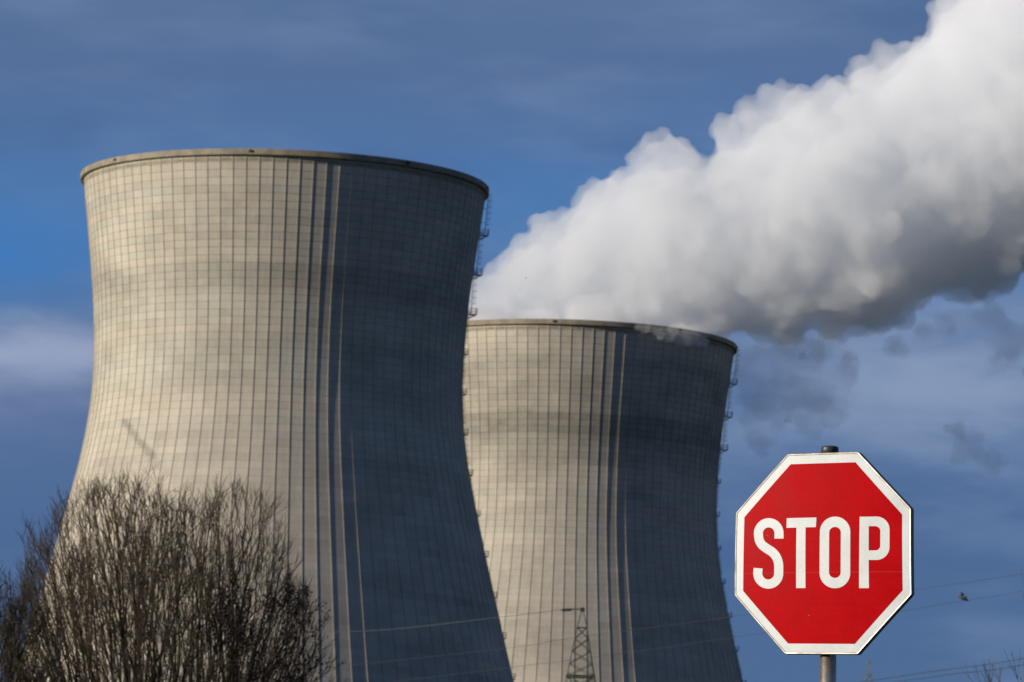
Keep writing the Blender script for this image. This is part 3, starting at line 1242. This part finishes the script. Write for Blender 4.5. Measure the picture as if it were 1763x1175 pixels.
PD = 600.0
pt1 = at(1003, 1050, PD)
pyl1 = pylon((pt1.x, pt1.y, 0), pt1.z, m_pyl, 'dark green lattice pylon before the farther cooling tower',
      lambda d: .35 + .36 * min(d, 9) + max(0, d - 9) * .16 if d > 1.9 else .12 + d * .45, .065,
      [(pt1.z - 9.2, 9.0), (pt1.z - 18, 12.0)])
pt2 = at(1496, 1140, 850)
pylon((pt2.x, pt2.y, 0), pt2.z, m_pyl2, 'faint pale tip of a distant pylon to the right of the sign post',
      lambda d: .25 + .28 * min(d, 9) + max(0, d - 9) * .13 if d > 1.9 else .1 + d * .4, .07,
      [(pt2.z - 9, 7.5), (pt2.z - 18, 10.0)])


strain = MB()      # strain insulator at the pylon tip, in line with the wire
q0, q1 = at(1003, 1049, PD), at(966, 1051, 603.6)
strain.tube([q0, q0.lerp(q1, .5), q1], .07, 6)
for j_ in range(6):
    c0 = q0.lerp(q1, .55 + .07 * j_)
    strain.tube([c0, c0 + (q1 - q0) * .03], [.17, .12], 8)
st_o = strain.build('insulator', m_ins, pyl1)
st_o.location = -pyl1.location


def wire(label, pix, rad, ext=(.5, .5), sag=1.2):
    """power line through photo points (x, y, depth), run on beyond the frame both ways"""
    P = [at(*q) for q in pix]
    a, b = P[0], P[-1]
    d = b - a
    mb = MB()
    out = [a - d * ext[0] + Vector((0, 0, 3.0 * ext[0])) if ext[0] else a] + P + ([b + d * ext[1] + Vector((0, 0, 2 * ext[1]))] if ext[1] else [])
    # subdivide with catmull-rom
    pts = []
    m = len(out)
    for i in range(m - 1):
        p0, p1_, p2_, p3 = out[max(i - 1, 0)], out[i], out[i + 1], out[min(i + 2, m - 1)]
        for j in range(8):
            t_ = j / 8
            pts.append(.5 * ((2 * p1_) + (p2_ - p0) * t_ + (2 * p0 - 5 * p1_ + 4 * p2_ - p3) * t_ ** 2 + (3 * p1_ - p0 - 3 * p2_ + p3) * t_ ** 3))
    pts.append(out[-1])
    mb.tube(pts, rad, 4)
    o = mb.build('power_line', m_wire)
    tag(o, label, 'power line', 'overhead power lines')
    return o


wire('power line running left from the tip of the green pylon across both towers', [(600, 1088, 640), (860, 1063, 618), (975, 1049, 604), (1003, 1049, PD)], .035, (.9, 0))
o = MB()
wire('upper one of the two wires meeting the right side of the stop sign', [(560, 1150, 690), (874, 1116, 640), (989, 1098, 622), (1260, 1062, 585), (1573, 1016, 545), (1763, 988, 522)], .024, (.3, .6))
wire('lower one of the two wires meeting the right side of the stop sign', [(560, 1188, 690), (906, 1146, 640), (983, 1137, 630), (1269, 1097, 590), (1573, 1049, 550), (1763, 1018, 527)], .024, (.3, .6))
wire('upper one of the two wires below the stop sign in the lower right corner', [(1180, 1214, 600), (1480, 1175, 560), (1600, 1157, 545), (1763, 1134, 525)], .042, (.4, .6))
wire('lowest wire in the photo, passing the bare treetop at lower right', [(1260, 1212, 600), (1540, 1175, 560), (1640, 1161, 545), (1763, 1145, 525)], .042, (.4, .6))
ins = MB()

# ------------------------------------------------------------------ bird
def bird(px, py, Y, span, label):
    bm_ = bmesh.new()
    V_ = []
    secs = [(-.42, .02), (-.30, .07), (-.1, .12), (.1, .12), (.25, .08), (.33, .075), (.40, .05), (.47, .012)]
    b = MB()
    b.tube([Vector((x_ * span, 0, 0)) for x_, _ in secs], [r_ * span for _, r_ in secs], 8)
    for s in (-1, 1):
        base_ = len(b.v)
        out_ = [(.16, .05, .02), (.2, .3, .16), (.02, .62, .26), (-.12, .55, .25), (-.12, .25, .13), (-.14, .05, .02)]
        for zz in (.012, -.012):
            for x_, y_, z_ in out_:
                b.v.append((x_ * span, s * y_ * span, (z_ + zz) * span))
        n_ = len(out_)
        b.f.append(tuple(base_ + i for i in range(n_)))
        b.f.append(tuple(base_ + n_ + i for i in reversed(range(n_))))
        for i in range(n_):
            j = (i + 1) % n_
            b.f.append((base_ + i, base_ + n_ + i, base_ + n_ + j, base_ + j))
    o_ = b.build('bird', simple('bird_feathers', (.13, .155, .20), .8, scale=9))
    o_.location = at(px, py, Y)
    o_.rotation_euler = (.3, .35, radians(15))
    tag(o_, label, 'bird')


bird(1657, 1030, 300, .85, 'small dark blurred bird flying beside the wires at right')
